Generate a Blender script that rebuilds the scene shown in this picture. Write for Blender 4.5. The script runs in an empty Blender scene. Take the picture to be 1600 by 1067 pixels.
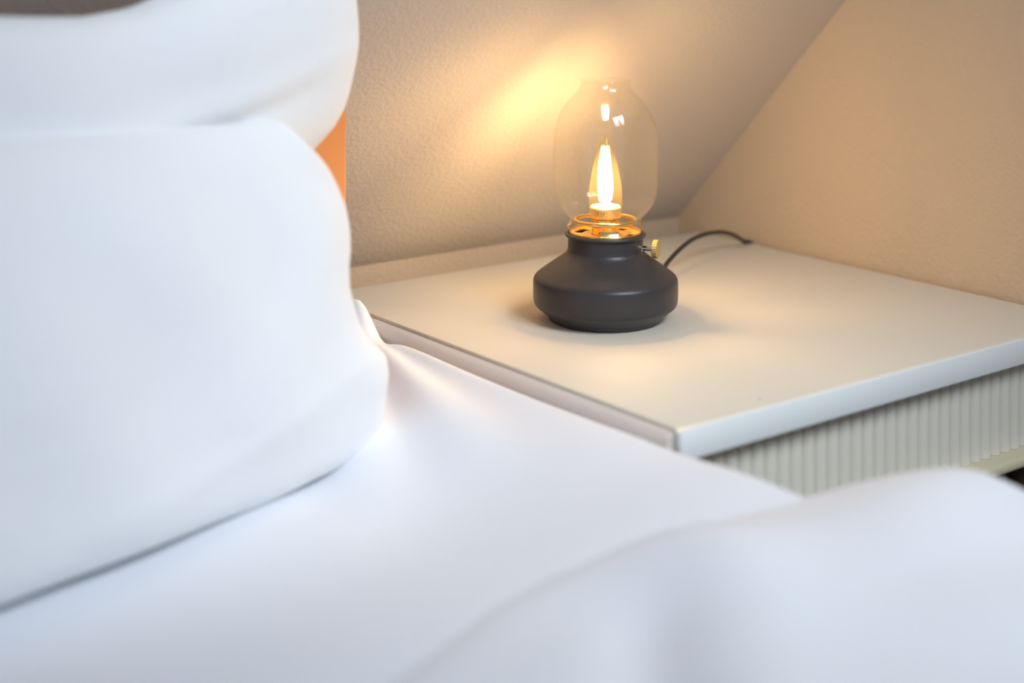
import bpy, bmesh, math, random
import numpy as np
from mathutils import Vector, Matrix, noise

# ------------------------------------------------------------------ camera
S = bpy.context.scene
cam_d = bpy.data.cameras.new('camera'); cam = bpy.data.objects.new('camera', cam_d)
S.collection.objects.link(cam); S.camera = cam
YAW = 0.64861                                        # level camera, lens shifted down (verticals stay parallel)
CX = Vector((math.cos(YAW), -math.sin(YAW), 0.0))    # camera right
CY = Vector((0.0, 0.0, 1.0))                         # camera up
CZ = Vector((-math.sin(YAW), -math.cos(YAW), 0.0))   # camera back
CAM = Vector((-0.87053, -0.91957, 0.41105))
m = Matrix.Identity(4)
for i, a in enumerate((CX, CY, CZ)):
    for j in range(3): m[j][i] = a[j]
m.translation = CAM
cam.matrix_world = m
cam_d.sensor_width = 36.0
cam_d.lens = 2405.28 * 36.0 / 1600.0
cam_d.shift_y = (-113.64 - 533.5) / 1600.0
cam_d.clip_start = 0.02
cam_d.dof.use_dof = True
cam_d.dof.focus_distance = 1.60
cam_d.dof.aperture_fstop = 2.2

# ------------------------------------------------------------------ world, daylight, exposure
W = bpy.data.worlds.new('room_air'); S.world = W; W.use_nodes = True
bg = W.node_tree.nodes['Background']
bg.inputs['Color'].default_value = (0.60, 0.74, 1.0, 1); bg.inputs['Strength'].default_value = 0.46

def window_light(name, loc, target, sx, sy, power, col):
    l = bpy.data.lights.new(name, 'AREA'); l.shape = 'RECTANGLE'; l.size = sx; l.size_y = sy
    l.energy = power; l.color = col; l.spread = math.radians(37)   # beam narrowed so daylight fades to the sides, imitating lens vignetting
    o = bpy.data.objects.new(name, l); S.collection.objects.link(o)
    o.location = loc
    o.rotation_euler = (Vector(target) - Vector(loc)).to_track_quat('-Z', 'Y').to_euler()
    return o
# daylight through the two sashes of the window in the wall opposite the bed
window_light('daylight_sash', (-0.28, -2.15, 2.10), (0.03, 0.05, 0.05), 0.66, 1.10, 2.5, (0.84, 0.92, 1.0))
window_light('daylight_sash', (0.46, -2.15, 2.10), (0.03, 0.05, 0.05), 0.66, 1.10, 2.5, (0.84, 0.92, 1.0))

vs = S.view_settings
S.display_settings.display_device = 'sRGB'
vs.view_transform = 'Standard'; vs.look = 'None'; vs.gamma = 1.0; vs.use_curve_mapping = False
vs.exposure = 0.0
S.cycles.transparent_max_bounces = 24
LAMP_POWER = 0.153

# ------------------------------------------------------------------ helpers
def nt(mat):
    mat.use_nodes = True; return mat.node_tree
def pbr(name, col, rough=0.5, metal=0.0, bump=None, spec=0.5, var=None, sheen=0.0, coat=0.0):
    """principled material; bump=(scale, detail, strength, distance), var=(scale, amount)"""
    mt = bpy.data.materials.new(name); t = nt(mt); b = t.nodes['Principled BSDF']
    b.inputs['Base Color'].default_value = (*col, 1)
    b.inputs['Roughness'].default_value = rough; b.inputs['Metallic'].default_value = metal
    b.inputs['Specular IOR Level'].default_value = spec
    b.inputs['Sheen Weight'].default_value = sheen
    b.inputs['Coat Weight'].default_value = coat
    tc = t.nodes.new('ShaderNodeTexCoord')
    if var:
        n = t.nodes.new('ShaderNodeTexNoise'); n.inputs['Scale'].default_value = var[0]; n.inputs['Detail'].default_value = 4
        t.links.new(tc.outputs['Object'], n.inputs['Vector'])
        mx = t.nodes.new('ShaderNodeMix'); mx.data_type = 'RGBA'
        mx.inputs['A'].default_value = (*[c * (1 - var[1]) for c in col], 1)
        mx.inputs['B'].default_value = (*[min(1, c * (1 + var[1])) for c in col], 1)
        t.links.new(n.outputs['Fac'], mx.inputs['Factor']); t.links.new(mx.outputs['Result'], b.inputs['Base Color'])
    if bump:
        n = t.nodes.new('ShaderNodeTexNoise'); n.inputs['Scale'].default_value = bump[0]; n.inputs['Detail'].default_value = bump[1]
        n.inputs['Roughness'].default_value = 0.55
        t.links.new(tc.outputs['Object'], n.inputs['Vector'])
        bp = t.nodes.new('ShaderNodeBump'); bp.inputs['Strength'].default_value = bump[2]; bp.inputs['Distance'].default_value = bump[3]
        t.links.new(n.outputs['Fac'], bp.inputs['Height']); t.links.new(bp.outputs['Normal'], b.inputs['Normal'])
    return mt
def emit(name, col, strength):
    mt = bpy.data.materials.new(name); t = nt(mt); t.nodes.clear()
    e = t.nodes.new('ShaderNodeEmission'); e.inputs['Color'].default_value = (*col, 1); e.inputs['Strength'].default_value = strength
    o = t.nodes.new('ShaderNodeOutputMaterial'); t.links.new(e.outputs[0], o.inputs['Surface']); return mt
def thin_glass(name, tint, edge, maxr=0.85, rough=0.0, minr=0.045, gcol=(1, 1, 1), haze=0.0, hcol=(1, 1, 1)):
    """thin walled glass: clear with Schlick reflection, tint deepening where the wall is seen edge-on"""
    mt = bpy.data.materials.new(name); t = nt(mt); t.nodes.clear()
    lw = t.nodes.new('ShaderNodeLayerWeight'); lw.inputs['Blend'].default_value = 0.5
    p = t.nodes.new('ShaderNodeMath'); p.operation = 'POWER'; p.inputs[1].default_value = 5.0
    t.links.new(lw.outputs['Facing'], p.inputs[0])
    mr = t.nodes.new('ShaderNodeMapRange'); mr.inputs['To Min'].default_value = minr; mr.inputs['To Max'].default_value = maxr
    t.links.new(p.outputs[0], mr.inputs['Value'])
    p2 = t.nodes.new('ShaderNodeMath'); p2.operation = 'POWER'; p2.inputs[1].default_value = 7.0
    t.links.new(lw.outputs['Facing'], p2.inputs[0])
    mx = t.nodes.new('ShaderNodeMix'); mx.data_type = 'RGBA'
    mx.inputs['A'].default_value = (*tint, 1); mx.inputs['B'].default_value = (*edge, 1)
    t.links.new(p2.outputs[0], mx.inputs['Factor'])
    tr = t.nodes.new('ShaderNodeBsdfTransparent'); t.links.new(mx.outputs['Result'], tr.inputs['Color'])
    gl = t.nodes.new('ShaderNodeBsdfGlossy'); gl.inputs['Roughness'].default_value = rough; gl.inputs['Color'].default_value = (*gcol, 1)
    ms = t.nodes.new('ShaderNodeMixShader'); t.links.new(mr.outputs[0], ms.inputs[0])
    t.links.new(tr.outputs[0], ms.inputs[1]); t.links.new(gl.outputs[0], ms.inputs[2])
    df = t.nodes.new('ShaderNodeBsdfDiffuse'); tl = t.nodes.new('ShaderNodeBsdfTranslucent')    # faint haze: dust on the chimney, stand-in for filament bloom on the bulb
    for n_ in (df, tl): n_.inputs['Color'].default_value = (*[c * .5 for c in hcol], 1)
    ad = t.nodes.new('ShaderNodeAddShader'); t.links.new(df.outputs[0], ad.inputs[0]); t.links.new(tl.outputs[0], ad.inputs[1])
    mh = t.nodes.new('ShaderNodeMixShader'); mh.inputs[0].default_value = haze
    t.links.new(ms.outputs[0], mh.inputs[1]); t.links.new(ad.outputs[0], mh.inputs[2])
    o = t.nodes.new('ShaderNodeOutputMaterial'); t.links.new(mh.outputs[0], o.inputs['Surface']); return mt

def obj(name, bm, mat, parent=None, smooth=None):
    me = bpy.data.meshes.new(name)
    bmesh.ops.recalc_face_normals(bm, faces=bm.faces)
    bm.to_mesh(me); bm.free()
    if mat: me.materials.append(mat)
    if smooth is not None:
        for p in me.polygons: p.use_smooth = True
        me.set_sharp_from_angle(angle=math.radians(smooth))
    o = bpy.data.objects.new(name, me); S.collection.objects.link(o)
    if parent: o.parent = parent
    return o
def empty(name, loc, label, cat, group=None):
    o = bpy.data.objects.new(name, None); S.collection.objects.link(o); o.location = loc
    o.empty_display_size = 0.05
    o['label'] = label; o['category'] = cat
    if group: o['group'] = group
    return o
def tag(o, label, cat, group=None):
    o['label'] = label; o['category'] = cat
    if group: o['group'] = group
    return o
def struct(o): o['kind'] = 'structure'; return o
def box(bm, x0, x1, y0, y1, z0, z1, bev=0, seg=2):
    r = bmesh.ops.create_cube(bm, size=1)
    for v in r['verts']:
        v.co = Vector(((x0 + x1) / 2 + v.co.x * (x1 - x0), (y0 + y1) / 2 + v.co.y * (y1 - y0), (z0 + z1) / 2 + v.co.z * (z1 - z0)))
    if bev:
        es = list({e for v in r['verts'] for e in v.link_edges})
        bmesh.ops.bevel(bm, geom=es, offset=bev, segments=seg, profile=0.5, affect='EDGES')
    return bm
def bx(*a, **k): return box(bmesh.new(), *a, **k)
def lathe(bm, prof, n=96, closed=False, M=None, cap0=False, cap1=False):
    rings = []
    for r, z in prof:
        ring = []
        for i in range(n):
            a = 2 * math.pi * i / n; co = Vector((r * math.cos(a), r * math.sin(a), z))
            ring.append(bm.verts.new(M @ co if M else co))
        rings.append(ring)
    prs = list(zip(rings[:-1], rings[1:]))
    if closed: prs.append((rings[-1], rings[0]))
    for a, b in prs:
        for i in range(n):
            bm.faces.new((a[i], a[(i + 1) % n], b[(i + 1) % n], b[i]))
    if cap0: bm.faces.new(rings[0])
    if cap1: bm.faces.new(rings[-1])
    return bm
def crv(pts, n=6):
    """Catmull-Rom through a profile for smooth outlines"""
    P = [Vector(p) for p in pts]; P = [2 * P[0] - P[1]] + P + [2 * P[-1] - P[-2]]; out = []
    for i in range(1, len(P) - 2):
        for k in range(n):
            t = k / n; a, b, c, d = P[i - 1], P[i], P[i + 1], P[i + 2]
            out.append(0.5 * ((2 * b) + (c - a) * t + (2 * a - 5 * b + 4 * c - d) * t * t + (3 * b - a - 3 * c + d) * t ** 3))
    out.append(P[-2]); return out
def tube(bm, pts, r, n=12):
    pts = [Vector(p) for p in pts]; rings = []; up = Vector((0, 0, 1)); prev = None
    for i, p in enumerate(pts):
        d = (pts[min(i + 1, len(pts) - 1)] - pts[max(i - 1, 0)]).normalized()
        if prev is None:
            s = d.cross(up if abs(d.z) < .95 else Vector((1, 0, 0))).normalized()
        else: s = (prev - d * prev.dot(d)).normalized()
        prev = s; u = s.cross(d); rr = r[i] if isinstance(r, (list, tuple)) else r
        rings.append([bm.verts.new(p + s * math.cos(2 * math.pi * k / n) * rr + u * math.sin(2 * math.pi * k / n) * rr) for k in range(n)])
    for a, b in zip(rings[:-1], rings[1:]):
        for k in range(n): bm.faces.new((a[k], a[(k + 1) % n], b[(k + 1) % n], b[k]))
    bm.faces.new(rings[0]); bm.faces.new(rings[-1]); return bm
def grid_faces(bm, G, wrap=False):
    h, w = len(G), len(G[0])
    for j in range(h - 1):
        for i in range(w - 1): bm.faces.new((G[j][i], G[j][i + 1], G[j + 1][i + 1], G[j + 1][i]))
def sst(a, b, x):
    t = max(0.0, min(1.0, (x - a) / (b - a))); return t * t * (3 - 2 * t)

# ------------------------------------------------------------------ materials
M_wall = pbr('woodchip_wall', (0.61, 0.545, 0.48), 0.9, bump=(190, 3, 0.8, 0.0016), spec=0.1)
M_wallr = pbr('plaster_wall', (0.63, 0.525, 0.405), 0.9, bump=(170, 3, 0.8, 0.0016), spec=0.1)
M_knee = pbr('darkened_knee_wall', (0.49, 0.38, 0.27), 0.9, bump=(170, 3, 0.8, 0.0016), spec=0.1)  # colour darkened to stand in for the weaker light behind the table
M_floor = pbr('dark_floor', (0.055, 0.035, 0.035), 0.5, var=(6, .3))
M_white = pbr('cream_front', (0.72, 0.69, 0.60), 0.42)
M_edge = pbr('white_edge', (0.77, 0.80, 0.79), 0.35)
M_side = pbr('satin_side', (0.66, 0.60, 0.56), 0.4)
M_shelf = pbr('cream_ledge', (0.62, 0.57, 0.40), 0.45)
M_black = pbr('matt_black_paint', (0.038, 0.035, 0.038), 0.38, spec=0.45, bump=(900, 2, 0.08, 0.0005))
M_rubber = pbr('black_cable', (0.015, 0.017, 0.018), 0.45)
M_brass = pbr('brass', (0.83, 0.58, 0.22), 0.22, metal=1.0)
M_brass_p = pbr('brushed_brass', (0.83, 0.58, 0.22), 0.55, metal=1.0)
M_brass_s = pbr('satin_brass', (0.80, 0.62, 0.30), 0.42, metal=1.0)
M_steel = pbr('polished_steel', (0.65, 0.62, 0.55), 0.15, metal=1.0)
M_print = pbr('dark_print', (0.08, 0.05, 0.02), 0.6)
M_glass = thin_glass('clear_glass', (0.985, 0.98, 0.97), (0.95, 0.91, 0.84), maxr=0.3, minr=0.018, haze=0.0025, hcol=(1, .95, .85))
M_bulb = thin_glass('bulb_glass', (0.99, 0.95, 0.80), (0.97, 0.87, 0.6), rough=0.04, minr=0.035, maxr=0.25, haze=0.007, hcol=(1, .75, .3), gcol=(1.0, 0.85, 0.5))  # amber tint and haze put the filament's glow into the glass
M_fil = emit('glowing_filament', (1.0, 0.67, 0.35), 2300 * LAMP_POWER)
M_orange = pbr('orange_board', (0.62, 0.22, 0.06), 0.5)
M_linen = pbr('white_pillow_cotton', (0.89, 0.90, 0.905), 0.9, bump=(18, 3, 0.25, 0.01), spec=0.1)
M_sheet = pbr('white_sheet_cotton', (0.79, 0.81, 0.85), 0.9, spec=0.1)
M_duvet = pbr('white_duvet_cotton', (0.82, 0.84, 0.88), 0.9, spec=0.1)
M_wood = pbr('dark_bed_frame', (0.10, 0.07, 0.05), 0.5)

# table top material: satin white with one small brown speck
M_top = pbr('satin_white_top', (0.69, 0.63, 0.525), 0.33)
t = M_top.node_tree; b = t.nodes['Principled BSDF']
tc = t.nodes.new('ShaderNodeTexCoord')
vm = t.nodes.new('ShaderNodeVectorMath'); vm.operation = 'DISTANCE'; vm.inputs[1].default_value = (0.1123, 0.0196, 0.0)
t.links.new(tc.outputs['Object'], vm.inputs[0])
lt = t.nodes.new('ShaderNodeMapRange'); lt.inputs['From Min'].default_value = .0012; lt.inputs['From Max'].default_value = .0022
t.links.new(vm.outputs['Value'], lt.inputs['Value'])
mx = t.nodes.new('ShaderNodeMix'); mx.data_type = 'RGBA'
mx.inputs['A'].default_value = (0.45, 0.28, 0.16, 1); mx.inputs['B'].default_value = (0.69, 0.63, 0.525, 1)
t.links.new(lt.outputs[0], mx.inputs['Factor']); t.links.new(mx.outputs['Result'], b.inputs['Base Color'])
nz = t.nodes.new('ShaderNodeTexNoise'); nz.inputs['Scale'].default_value = 9; nz.inputs['Detail'].default_value = 5
t.links.new(tc.outputs['Object'], nz.inputs['Vector'])
rr = t.nodes.new('ShaderNodeMapRange'); rr.inputs['To Min'].default_value = .56; rr.inputs['To Max'].default_value = .64; b.inputs['Specular IOR Level'].default_value = .3
t.links.new(nz.outputs['Fac'], rr.inputs['Value']); t.links.new(rr.outputs[0], b.inputs['Roughness'])

# ------------------------------------------------------------------ the room
FZ = -0.47                                   # floor level (z = 0 is the table top)
XW = 0.592                                   # right wall
YK = 0.631; ZK = 0.0125                       # knee wall, where the slope starts
SL = 0.959                                   # slope: metres forward per metre up
ZT = 1.75
struct(obj('floor', bx(-3.2, XW + .1, -3.2, YK + .1, FZ - .1, FZ), M_floor))
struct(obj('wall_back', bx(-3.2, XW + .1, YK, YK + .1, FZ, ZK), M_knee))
struct(obj('wall_right', bx(XW, XW + .1, -3.2, YK + .1, FZ, ZT), M_wallr))
bm = bmesh.new()                             # sloping attic ceiling
pr = [(YK, ZK), (YK - SL * (ZT - ZK), ZT), (YK - SL * (ZT - ZK) + .1, ZT + .02), (YK + .1, ZK + .05), (YK + .1, ZK)]
va = [bm.verts.new((-3.2, y, z)) for y, z in pr]; vb = [bm.verts.new((XW, y, z)) for y, z in pr]
bm.faces.new(va); bm.faces.new(vb[::-1])
for i in range(len(pr)): bm.faces.new((va[i], vb[i], vb[(i + 1) % len(pr)], va[(i + 1) % len(pr)]))
struct(obj('ceiling', bm, M_wall))

# ------------------------------------------------------------------ bedside table
TX, TY = 0.586, 0.586
tb = empty('bedside_table', (0.3, 0.29, FZ), 'white low bedside table with ribbed front standing between bed and wall', 'bedside table')
def P(o):                                    # parent keeping world coordinates
    o.parent = tb; o.matrix_parent_inverse = Matrix.Translation(-tb.location); return o
P(obj('table_top', bx(0.0, TX, 0.004, TY, -0.0235, 0.0, bev=0.0012), M_top, smooth=40))
e = P(obj('front_edge', bx(-0.004, TX, -0.004, 0.0034, -0.0252, 0.0004, bev=0.0016), M_edge, smooth=40)); e['label'] = 'bluish white front edging'
bm = bmesh.new()                             # left side: a rounded rail just below the top
pts = [(-.0012, -.0035), (-.006, -.0045), (-.0105, -.0085), (-.0125, -.0145), (-.0125, -.1305), (.004, -.1305), (.004, -.026), (-.0012, -.026)]
q = [bm.verts.new((x, .0045, z)) for x, z in pts]; w = [bm.verts.new((x, TY, z)) for x, z in pts]
bm.faces.new(q); bm.faces.new(w[::-1])
for i in range(len(pts)): bm.faces.new((q[i], w[i], w[(i + 1) % len(pts)], q[(i + 1) % len(pts)]))
P(obj('side_panel', bm, M_side, smooth=50))
P(obj('side_panel', bx(TX - .016, TX, 0.02, TY, -.1305, -.0240, bev=.001), M_side))
P(obj('back_panel', bx(.006, TX - .018, TY - .012, TY, -.1186, -.0240), M_side))
bm = bmesh.new()                             # fluted front: rounded ribs with narrow grooves
pitch = 0.0162; x = 0.006; cols = []
while x < TX - .018:
    for k in range(13):
        a = (1 - math.cos(math.pi * k / 12.0)) / 2; xx = x + a * pitch
        yy = 0.0235 - 0.0070 * (math.sin(math.pi * a) ** 0.5)
        cols.append((xx, yy))
    x += pitch
lo = [bm.verts.new((a, b_, -.1185)) for a, b_ in cols]; hi = [bm.verts.new((a, b_, -.0256)) for a, b_ in cols]
lb = [bm.verts.new((a, .032, -.1185)) for a, b_ in cols]; hb = [bm.verts.new((a, .032, -.0256)) for a, b_ in cols]
for A_, B_ in ((lo, hi), (hi, hb), (hb, lb), (lb, lo)):
    for i in range(len(cols) - 1): bm.faces.new((A_[i], A_[i + 1], B_[i + 1], B_[i]))
bm.faces.new((lo[0], hi[0], hb[0], lb[0])); bm.faces.new((lo[-1], hi[-1], hb[-1], lb[-1]))
P(obj('ribbed_front', bm, M_white, smooth=35))
P(obj('bottom_board', bx(0.0045, TX - .0165, -0.002, TY - .013, -.1310, -.1188, bev=.005, seg=4), M_shelf, smooth=50))
for lx in (.04, TX - .04):
    for ly in (.05, TY - .05):
        P(obj('leg', lathe(bmesh.new(), [(.012, FZ), (.014, FZ + .002), (.020, -.1335), (.020, -.1312)], 24, cap0=True, cap1=True,
              M=Matrix.Translation((lx, ly, 0))), M_wood, smooth=40))

# ------------------------------------------------------------------ table lamp
LX, LY = 0.1841, 0.3093
lamp = empty('table_lamp', (LX, LY, 0.0), 'lit oil-lamp style table lamp, black base and clear glass chimney', 'lamp')
prof = [(.0, .0035), (.052, .0035), (.0545, .0006), (.0585, .0006), (.0605, .0018), (.0617, .0040), (.0622, .0052), (.0632, .0060)] + \
       [tuple(p) for p in crv([(.0640, .0068), (.0700, .0120), (.0745, .0158), (.0762, .0190), (.0767, .0230)], 3)] + \
       [tuple(p) for p in crv([(.0768, .030), (.0766, .0405), (.0758, .0445), (.0735, .0475), (.0700, .0503)], 4)] + \
       [tuple(p) for p in crv([(.0655, .0537), (.0560, .0606), (.0480, .0662), (.0430, .0702), (.0403, .0738), (.0395, .0775)], 5)] + \
       [(.0393, .083), (.0393, .0888)] + \
       [tuple(p) for p in crv([(.0396, .0892), (.0412, .0893), (.0424, .0903), (.0425, .0919), (.0416, .0931), (.0402, .0934), (.0390, .0930), (.0384, .0920), (.0382, .0900)], 3)] + \
       [(.0380, .080), (.0, .080)]
bm = bmesh.new(); lathe(bm, prof, 128); bmesh.ops.remove_doubles(bm, verts=bm.verts, dist=1e-6)
obj('lamp_base', bm, M_black, lamp, smooth=28)

# brass gallery: slotted plate, raised ring, spring prongs
bm = bmesh.new(); n = 120
def slot(a): return (a % (2 * math.pi / 4)) < math.radians(37)
for zt in (0,):
    r0, r1, r2, r3, z0, z1 = .0150, .0245, .0335, .0374, .0905, .0917
    offs = math.radians(-116 + 28)
    R = [r0, r1, r2, r3]
    top = [[bm.verts.new((r * math.cos(2 * math.pi * i / n), r * math.sin(2 * math.pi * i / n), z1)) for i in range(n)] for r in R]
    bot = [[bm.verts.new((v.co.x, v.co.y, z0)) for v in ring] for ring in top]
    keep = lambda k, i: not (k == 1 and slot(2 * math.pi * i / n - offs))
    for k in range(3):
        for i in range(n):
            if keep(k, i):
                j = (i + 1) % n
                bm.faces.new((top[k][i], top[k][j], top[k + 1][j], top[k + 1][i]))
                bm.faces.new((bot[k][i], bot[k + 1][i], bot[k + 1][j], bot[k][j]))
    for i in range(n):
        j = (i + 1) % n
        bm.faces.new((top[0][i], bot[0][i], bot[0][j], top[0][j])); bm.faces.new((top[3][i], top[3][j], bot[3][j], bot[3][i]))
gal = obj('gallery_plate', bm, M_brass_p, lamp, smooth=30)
bm = bmesh.new(); lathe(bm, [(.0372 + .0011 * math.cos(a), .0935 + .0017 * math.sin(a)) for a in [2 * math.pi * k / 12 for k in range(12)]], 96, closed=True)
obj('ring', bm, M_brass, gal, smooth=60)
bm = bmesh.new(); lathe(bm, [(.0318 + .0016 * math.cos(a), .1060 + .0024 * math.sin(a)) for a in [2 * math.pi * k / 12 for k in range(12)]], 96, closed=True)
obj('ring', bm, M_brass, gal, smooth=60)
camaz = math.atan2(CAM.y - LY, CAM.x - LX)
for k in range(4):                            # prongs
    az = camaz + math.radians((82, -82, 172, 8)[k]); low = k == 3
    pr = crv([(.0372, .0920), (.0376, .0955), (.0392, .0985), (.0398, .1005), (.0385, .1022), (.0366, .1040), (.0364, .1062)], 4) if not low else \
         crv([(.0362, .0918), (.0340, .0945), (.0325, .0975), (.0322, .100)], 4)
    bm = bmesh.new(); hw = .0055 if not low else .009; G = []
    for off in (0, .0006):
        for p_ in pr:
            row = []
            for s_ in (-1, -.33, .33, 1):
                a = az + s_ * hw / p_[0]; r = p_[0] + off
                row.append(bm.verts.new((r * math.cos(a), r * math.sin(a), p_[1])))
            G.append(row)
    h = len(pr)
    for blk in (0, h):
        for j in range(h - 1):
            for i in range(3): bm.faces.new((G[blk + j][i], G[blk + j][i + 1], G[blk + j + 1][i + 1], G[blk + j + 1][i]))
    for j in range(h - 1):
        for i in (0, 3): bm.faces.new((G[j][i], G[j + 1][i], G[h + j + 1][i], G[h + j][i]))
    for j in (0, h - 1):
        for i in range(3): bm.faces.new((G[j][i], G[j][i + 1], G[h + j][i + 1], G[h + j][i]))
    obj('prong', bm, M_brass, gal, smooth=50)

bm = bmesh.new(); lathe(bm, [(0, .0806), (.0142, .0806), (.0142, .1010), (.0150, .1014), (.0150, .1078), (.0142, .1082), (.0, .1083)], 64)
bmesh.ops.remove_doubles(bm, verts=bm.verts, dist=1e-6)
obj('lamp_socket', bm, M_brass, lamp, smooth=35)

# bulb: glass envelope, collar, filaments, printed mark
bp = [(.0166, .1196), (.0171, .1215), (.0174, .1260), (.0174, .1320), (.0168, .1400), (.0155, .1490), (.0136, .1590), (.0112, .1690), (.0085, .1780), (.0058, .1855), (.0034, .1910), (.0014, .1942)]
bm = bmesh.new(); lathe(bm, [tuple(p) for p in crv(bp, 4)] + [(.00001, .1948)], 64); bmesh.ops.remove_doubles(bm, verts=bm.verts, dist=2e-5)
bulb = obj('light_bulb', bm, M_bulb, lamp, smooth=180); bulb['label'] = 'clear candle-shaped bulb'
bm = bmesh.new(); lathe(bm, [(0, .1084), (.0150, .1084), (.0158, .1092), (.0162, .1110), (.0165, .1190), (.0164, .1198), (.0158, .1201), (0, .1201)], 64)
bmesh.ops.remove_doubles(bm, verts=bm.verts, dist=1e-6)
obj('bulb_collar', bm, M_brass_s, bulb, smooth=35)
bm = bmesh.new(); lathe(bm, [(0, .1203), (.0150, .1203), (.0150, .1212), (.0030, .1216), (.0026, .1290), (.0018, .1330), (0, .1335)], 32)
bmesh.ops.remove_doubles(bm, verts=bm.verts, dist=1e-6)
obj('bulb_stem', bm, pbr('milky_stem', (.85, .80, .68), .3), bulb, smooth=35)
for k in range(4):
    az = math.radians(-10 + 90 * k); c_, s_ = math.cos(az), math.sin(az)
    bm = bmesh.new(); tube(bm, [(.0056 * c_, .0056 * s_, .1270), (.0064 * c_, .0064 * s_, .140), (.0050 * c_, .0050 * s_, .154), (.0030 * c_, .0030 * s_, .1675)], [.0017, .0024, .0021, .0014], 8)
    obj('filament', bm, M_fil, bulb, smooth=60)
    bm = bmesh.new(); tube(bm, [(.0022 * c_, .0022 * s_, .1215), (.0060 * c_, .0060 * s_, .1245), (.0058 * c_, .0058 * s_, .1270)], .0004, 6)
    obj('support_wire', bm, M_steel, bulb, smooth=60)
# printed mark wrapped round the collar
fc = bpy.data.curves.new('mark', 'FONT'); fc.body = 'IKEA'; fc.size = .0042; fc.align_x = 'CENTER'; fc.align_y = 'CENTER'; fc.space_character = 1.15
fo = bpy.data.objects.new('mark', fc); S.collection.objects.link(fo)
dg = bpy.context.evaluated_depsgraph_get(); me = bpy.data.meshes.new_from_object(fo.evaluated_get(dg))
bpy.data.objects.remove(fo); bm = bmesh.new(); bm.from_mesh(me)
for (x0, x1, z0, z1) in ((-.0068, .0068, .0021, .0024), (-.0068, .0068, -.0024, -.0021), (-.0068, -.0065, -.0024, .0024), (.0065, .0068, -.0024, .0024)):
    n_ = 8; a = [bm.verts.new((x0 + (x1 - x0) * i / n_, z0, 0)) for i in range(n_ + 1)]; c2 = [bm.verts.new((x0 + (x1 - x0) * i / n_, z1, 0)) for i in range(n_ + 1)]
    for i in range(n_): bm.faces.new((a[i], a[i + 1], c2[i + 1], c2[i]))
az0 = camaz - math.radians(18)
for v in bm.verts:
    a = az0 + v.co.x / .0166; z = v.co.y
    v.co = Vector((.01668 * math.cos(a), .01668 * math.sin(a), .1146 + z))
obj('printed_mark', bm, M_print, bulb)

# glass chimney, double walled
gp = [(.0310, .0985), (.0330, .1015), (.0352, .1050), (.0405, .1115), (.0452, .1165), (.0499, .1232), (.0530, .1320), (.0541, .1400), (.0544, .1500),
      (.0544, .1720), (.0541, .1860), (.0533, .1955), (.0512, .2060), (.0473, .2165), (.0412, .2265), (.0351, .2332), (.0295, .2385), (.0266, .2430), (.0256, .2465), (.0253, .2500)]
outer = [tuple(p) for p in crv(gp, 4)]
inner = []
for i, (r, z) in enumerate(outer):
    a = Vector(outer[max(i - 1, 0)]); b_ = Vector(outer[min(i + 1, len(outer) - 1)]); d = (b_ - a).normalized()
    inner.append((r - d.y * .0013, z + d.x * .0013))
rim = [(.0255 - .00065 + .00095 * math.cos(a), .2505 + .0010 * math.sin(a)) for a in [math.radians(x) for x in (0, 45, 90, 135, 180)]]
bm = bmesh.new(); lathe(bm, outer + rim + inner[::-1], 128, closed=True)
gs = obj('glass_chimney', bm, M_glass, lamp, smooth=60); gs['label'] = 'clear glass chimney open at the top'

# brass thumb knob on a stem
ax = Vector((.543, -.840, 0)).normalized()
rot = ax.to_track_quat('Z', 'Y').to_matrix().to_4x4()
Mk = Matrix.Translation((0, 0, .0790)) @ rot
bm = bmesh.new(); lathe(bm, [(0, .0380), (.0036, .0380), (.0036, .0400), (.0026, .0404), (.0026, .0520), (0, .0520)], 24, M=Mk)
bmesh.ops.remove_doubles(bm, verts=bm.verts, dist=1e-6)
st = obj('knob_stem', bm, M_steel, lamp, smooth=40)
bm = bmesh.new(); n = 96; rings = []
for (r, z, kn) in ((.0, .0515, 0), (.0086, .0515, 0), (.0094, .0522, 1), (.0094, .0570, 1), (.0088, .0577, 0), (.0, .0577, 0)):
    rings.append([bm.verts.new(Mk @ Vector(((r + (.00035 if kn and i % 4 < 2 else 0)) * math.cos(2 * math.pi * i / n), (r + (.00035 if kn and i % 4 < 2 else 0)) * math.sin(2 * math.pi * i / n), z))) for i in range(n)])
for a, b_ in zip(rings[:-1], rings[1:]):
    for i in range(n): bm.faces.new((a[i], a[(i + 1) % n], b_[(i + 1) % n], b_[i]))
bmesh.ops.remove_doubles(bm, verts=bm.verts, dist=1e-6)
obj('thumb_knob', bm, M_brass_s, lamp, smooth=30)

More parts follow.
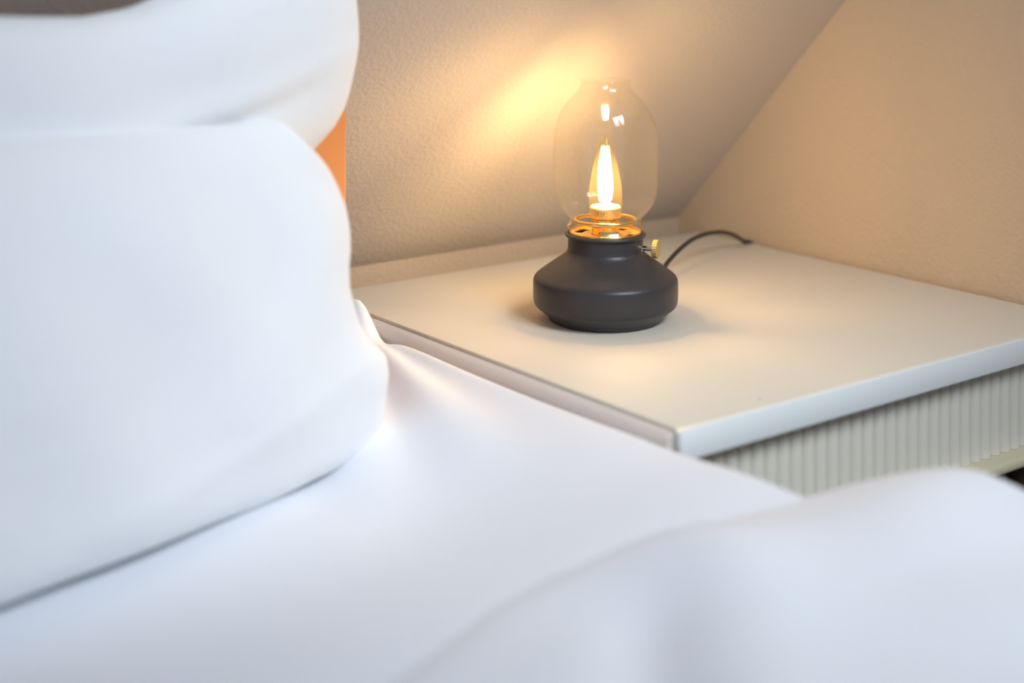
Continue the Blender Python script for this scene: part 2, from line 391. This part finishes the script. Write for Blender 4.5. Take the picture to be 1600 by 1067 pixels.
# power cord arching over the table's right edge
cp = [(.2400, .3500, .0062), (.2650, .3600, .0075), (.3000, .3740, .0100), (.3300, .3865, .0150), (.3457, .3932, .0180), (.3570, .3978, .0228), (.3818, .4078, .0300), (.4158, .4216, .0358), (.4510, .4359, .0361),
      (.4968, .4546, .0308), (.5350, .4701, .0205), (.5605, .4804, .0094), (.5740, .4858, .0035), (.5830, .4896, .0024), (.5889, .4905, -.003), (.5890, .491, -.03), (.5890, .494, -.10), (.5890, .50, -.30)]
bm = bmesh.new(); tube(bm, [p - Vector((LX, LY, 0)) for p in crv(cp, 5)], .0026, 12)
def settle(o):                               # final proportions of the lamp, measured bottom to top
    for c in o.children: settle(c)
    if o.type == 'MESH':
        for v in o.data.vertices:
            z = v.co.z; k = np.interp(z, [0, .04, .1, .25], [.985, .991, 1.002, 1.032])
            v.co = Vector((v.co.x * k, v.co.y * k, np.interp(z, [-1, 0, .0134, .0413, .0648, .0868, .0977, .1153, .1356, .2052, .228, .25, 1], [-1, 0, .0134, .0403, .0632, .0847, .0954, .1129, .1331, .2036, .2272, .25, 1])))
settle(lamp)
cd = obj('power_cord', bm, M_rubber, lamp, smooth=60); cd['label'] = 'black power cord'

# ------------------------------------------------------------------ bed: frame, headboard, mattress
bed = empty('bed', (-0.9, -0.6, FZ), 'low dark-framed bed with an orange headboard under the white bedding', 'bed')
def PB(o): o.parent = bed; o.matrix_parent_inverse = Matrix.Translation(-bed.location); return o
BX0, BX1, BY0, BY1 = -1.62, -0.020, -1.70, 0.395
hb = PB(obj('headboard', bx(-1.55, -0.0752, .402, .415, -.40, .230, bev=.003), M_orange, smooth=40)); hb['label'] = 'orange headboard'
PB(obj('side_rail', bx(BX1 - .04, BX1 - .015, BY0, BY1, -.36, -.25, bev=.002), M_wood)); PB(obj('side_rail', bx(BX0, BX0 + .025, BY0, BY1, -.36, -.25, bev=.002), M_wood))
PB(obj('foot_rail', bx(BX0 + .026, BX1 - .041, BY0, BY0 + .025, -.36, -.25, bev=.002), M_wood))
PB(obj('slat_base', bx(BX0 + .026, BX1 - .041, BY0 + .026, BY1, -.30, -.275), M_wood))
for lx in (BX0 + .04, BX1 - .08):
    for ly in (BY0 + .05, BY1 - .05):
        PB(obj('leg', bx(lx - .025, lx + .025, ly - .025, ly + .025, FZ, -.301, bev=.002), M_wood))
tag(obj('mattress', bx(BX0 + .03, BX1 - .045, BY0 + .03, BY1, -.2745, -.075, bev=.03, seg=4), pbr('mattress_ticking', (.8, .8, .8), .9), smooth=60),
    'thick white mattress on the bed beneath sheet and duvet', 'mattress')

# fitted sheet: surface with folds fanning out from the head corner beside the table
def mound(x, y):                            # bedding heaped up towards the viewer's side
    return .06 * sst(-.45, -.80, y)
def sheet_z(x, y):
    z = -.064 + .034 * sst(.12, -.14, y)
    z += (.054 - .034 * sst(.12, -.14, y)) * sst(-.24, -.025, x) + .008 * sst(.0, -.12, y) * sst(-.2, -.03, x)
    dx, dy = x + .018, y - .49; r = math.hypot(dx, dy); th = math.degrees(math.atan2(-dx, -dy))   # 0 = towards the foot
    amp = .0045 * sst(.03, .16, r) * (1 - sst(.26, .46, r))
    z += amp * math.cos(math.radians((th - 15) * 360 / 14.5 + 60 * r)) * (1 - sst(48, 70, th))
    z += .030 * math.exp(-((x + .021) ** 2 / .0004 + (y - .468) ** 2 / .0010))                 # little peak at the corner
    z -= .008 * math.exp(-((x + .012) ** 2 / .0006 + (y - .420) ** 2 / .0005))
    z += .004 * noise.noise(Vector((x * 7, y * 5, 1.3)))
    z += mound(x, y)
    z += .002 * math.sin(y * 16 + 1.0) * sst(-.10, -.02, x)
    return z
bm = bmesh.new(); G = []
ys = np.linspace(.494, -1.66, 300); EX = -.0165
for y in ys:
    row = []
    for k in range(150):
        x = -1.60 + (EX + 1.60) * (1 - (1 - k / 149) ** 2.2)
        z = sheet_z(x, y)
        d = EX - x
        if d < .012: z -= .012 - math.sqrt(max(0, .012 ** 2 - (.012 - d) ** 2))
        if y > BY1: z = max(z, -.06)
        row.append(bm.verts.new((x, y, z)))
    for dz in (.03, .07, .12, .18): row.append(bm.verts.new((EX + .001 * math.sin(y * 40 + dz * 9) - .001, y, sheet_z(EX, y) - .012 - dz)))
    G.append(row)
grid_faces(bm, G)
sh = obj('bed_sheet', bm, M_sheet, smooth=180)
md = sh.modifiers.new('thickness', 'SOLIDIFY'); md.thickness = .0012; md.offset = -1
tag(sh, 'white cotton bed sheet with soft folds, between pillow and table', 'sheet')

# duvet: thick, softly rumpled, front edge rounded, hanging over the bed's right side
def duvet_edge(x):                          # y where the duvet begins (head side)
    return np.interp(x, [-1.6, -.9, -.45, -.224, -.085, .02, .06], [-.32, -.27, -.185, -.115, -.115, -.130, -.140]) + .010 * math.sin(x * 17)
def duvet_h(x, y):
    d = duvet_edge(x) - y
    lf = sst(-.42, -.06, x)
    h = (.006 + .015 * lf) * (1 - math.exp(-(max(0, d) / .12) ** 1.3)) - .009 + .010 * lf
    h += .004 * lf * math.exp(-((d - .07) ** 2) / .005) * (.6 + .4 * math.sin(x * 9))
    h += .018 * math.exp(-((x - .03) ** 2 / .022 + (y + .235) ** 2 / .0045))                    # big lobe by the table front
    h += .016 * math.exp(-((x + .16) ** 2 / .003 + (y + .18) ** 2 / .004))
    # groove running towards the viewer
    sp = (x + .232) * .77 - (y + .209) * .63; tp = -((x + .232) * .63 + (y + .209) * .77)
    h -= .009 * math.exp(-(sp / .026) ** 2) * sst(-.04, .06, tp)
    h += .009 * math.exp(-((sp - .062) / .042) ** 2) * sst(-.12, .0, tp)
    h += .010 * noise.noise(Vector((x * 4, y * 4, 7.0))) + .004 * noise.noise(Vector((x * 11, y * 10, 2.0)))
    return h
bm = bmesh.new(); top = []; bot = []
NX, NY = 150, 170
for j in range(NY):
    b_ = j / (NY - 1); rt = []; rb = []
    for i in range(NX):
        a = i / (NX - 1); xs = -1.64 + a * 1.98     # arc length across; beyond XB it falls down the side
        XB = .058; RB = .05
        xr = min(xs, XB)
        y0 = duvet_edge(min(xr, .06)); y = y0 - (b_ ** 1.5) * (y0 + 1.68)
        over = xs - XB
        zt = -.012 + duvet_h(xr, y) + mound(xr, y)
        edge = min(1, (y0 - y) / .045); r_ = math.sqrt(max(0, 1 - (1 - edge) ** 2))
        if over <= 0: px_, dz = xs, 0
        else:
            th = min(over / RB, math.pi / 2); px_ = XB + RB * math.sin(th); dz = RB * (1 - math.cos(th)) + max(0, over - RB * math.pi / 2)
            px_ += .008 * math.sin(y * 24) * min(1, over / .1)
        lf = sst(-.42, -.06, xs); thick = .014 + .012 * lf + .006 * r_
        nxo = 0 if over <= 0 else math.sin(min(over / RB, math.pi / 2)); nzo = 1 if over <= 0 else math.cos(min(over / RB, math.pi / 2))
        mid = Vector((px_ - nxo * thick * .5, y, zt - dz - nzo * thick * .5 * 1.0))
        hlf = thick * .5 * r_
        rt.append(bm.verts.new(mid + Vector((nxo, 0, nzo)) * hlf)); rb.append(bm.verts.new(mid - Vector((nxo, 0, nzo)) * hlf))
    top.append(rt); bot.append(rb)
grid_faces(bm, top); grid_faces(bm, bot)
for A_, B_ in ((top[0], bot[0]), (top[-1], bot[-1]), ([r[0] for r in top], [r[0] for r in bot]), ([r[-1] for r in top], [r[-1] for r in bot])):
    for i in range(len(A_) - 1):
        try: bm.faces.new((A_[i], A_[i + 1], B_[i + 1], B_[i]))
        except ValueError: pass
bmesh.ops.remove_doubles(bm, verts=bm.verts, dist=1e-5)
tag(obj('duvet', bm, M_duvet, smooth=180), 'thick rumpled white duvet spread over the bed in the foreground', 'duvet')

# ------------------------------------------------------------------ pillows
def frame(yaw, lean):
    y = math.radians(yaw); l = math.radians(lean)
    U = np.array([math.cos(y), math.sin(y), 0]); B = np.array([-math.sin(y), math.cos(y), 0])
    V = math.cos(l) * np.array([0, 0, 1]) + math.sin(l) * B; N = np.cross(U, V)
    return U, V, (-N if N @ B > 0 else N)
def pillow(label, O, yaw, lean, Wd, T, uR, vB, vT, wr, nu=150, nv=110, seed=1):
    U, V, N = frame(yaw, lean); O = np.array(O)
    s = np.sin(np.linspace(-np.pi / 2, np.pi / 2, nu)); t = np.sin(np.linspace(-np.pi / 2, np.pi / 2, nv))
    Sg, Tg = np.meshgrid(s, t)
    ur = np.interp(Tg, np.linspace(-1, 1, len(uR)), uR); vb = np.interp(Sg, np.linspace(-1, 1, len(vB)), vB); vt = np.interp(Sg, np.linspace(-1, 1, len(vT)), vT)
    u = -Wd + (ur + Wd) * (Sg + 1) / 2; v = vb + (vt - vb) * (Tg + 1) / 2
    th = T * np.clip((1 - Sg ** 2) ** .9 * (1 - Tg ** 2), 0, 1) ** .42
    th = th * (1 + .05 * np.sin(u * 19 + seed) * np.sin(v * 23 + 2 * seed) + .03 * np.sin(u * 41 + v * 31))
    env = np.clip(th / T, 0, 1)
    w_ = np.zeros_like(th)
    for (u0, v0, ang, ln, wd, hh) in wr:              # soft creases
        ca, sa = math.cos(math.radians(ang)), math.sin(math.radians(ang))
        a = (u - u0) * ca + (v - v0) * sa; b = -(u - u0) * sa + (v - v0) * ca
        w_ += hh * np.exp(-(a / ln) ** 2 - (b / wd) ** 2)
    mid = O + u[..., None] * U + v[..., None] * V
    F = mid + (th + w_ * env)[..., None] * N; K = mid - th[..., None] * N
    bm = bmesh.new()
    gf = [[bm.verts.new(F[j, i]) for i in range(nu)] for j in range(nv)]
    gb = [[gf[j][i] if (j in (0, nv - 1) or i in (0, nu - 1)) else bm.verts.new(K[j, i]) for i in range(nu)] for j in range(nv)]
    grid_faces(bm, gf)
    for j in range(nv - 1):
        for i in range(nu - 1):
            q = [gb[j][i], gb[j + 1][i], gb[j + 1][i + 1], gb[j][i + 1]]
            try: bm.faces.new(q)
            except ValueError: pass
    o = obj('pillow', bm, M_linen, smooth=180)
    sm = o.modifiers.new('soften', 'SMOOTH'); sm.factor = .5; sm.iterations = 3
    return tag(o, label, 'pillow', 'white pillows propped at the head of the bed')
pillow('plump white pillow propped upright on the bed in front of its neighbour', (-.13, .262, -.05), 15, -2, .62, .07,
       [0.004, 0.001, 0.002, 0.001, 0.002, -0.003, -0.023, -0.04, -0.048, -0.055, -0.056, -0.053, -0.053, -0.056, -0.063, -0.072, -0.084],
       [-0.013, -0.013, -0.013, -0.013, -0.011, -0.011, -0.012, -0.012, -0.013, -0.015, -0.012, -0.011, -0.004],
       [0.332, 0.326, 0.323, 0.32, 0.317, 0.314, 0.312, 0.309, 0.307, 0.304, 0.302, 0.3, 0.267],
       [(-.11, .25, -35, .05, .012, -.004), (-.22, .055, 12, .14, .014, .002), (-.14, .17, 70, .07, .04, .005)])
pillow('white pillow at the top, leaning forward behind the lower pillow', (-.09, .352, .15), 15, -18, .62, .05,
       [-.21, -.17, -.14, -.12, -0.10, -0.085, -0.072, -0.066, -0.064, -0.064, -0.064, -0.065, -0.069, -0.074, -0.08, -0.086, -0.101],
       [0.0] * 13,
       [0.215, 0.212, 0.21, 0.208, 0.206, 0.203, 0.201, 0.206, 0.221, 0.232, 0.239, 0.243, 0.243],
       [(-.30, .10, 14, .12, .012, -.006), (-.30, .13, 10, .15, .014, .005)], seed=3)
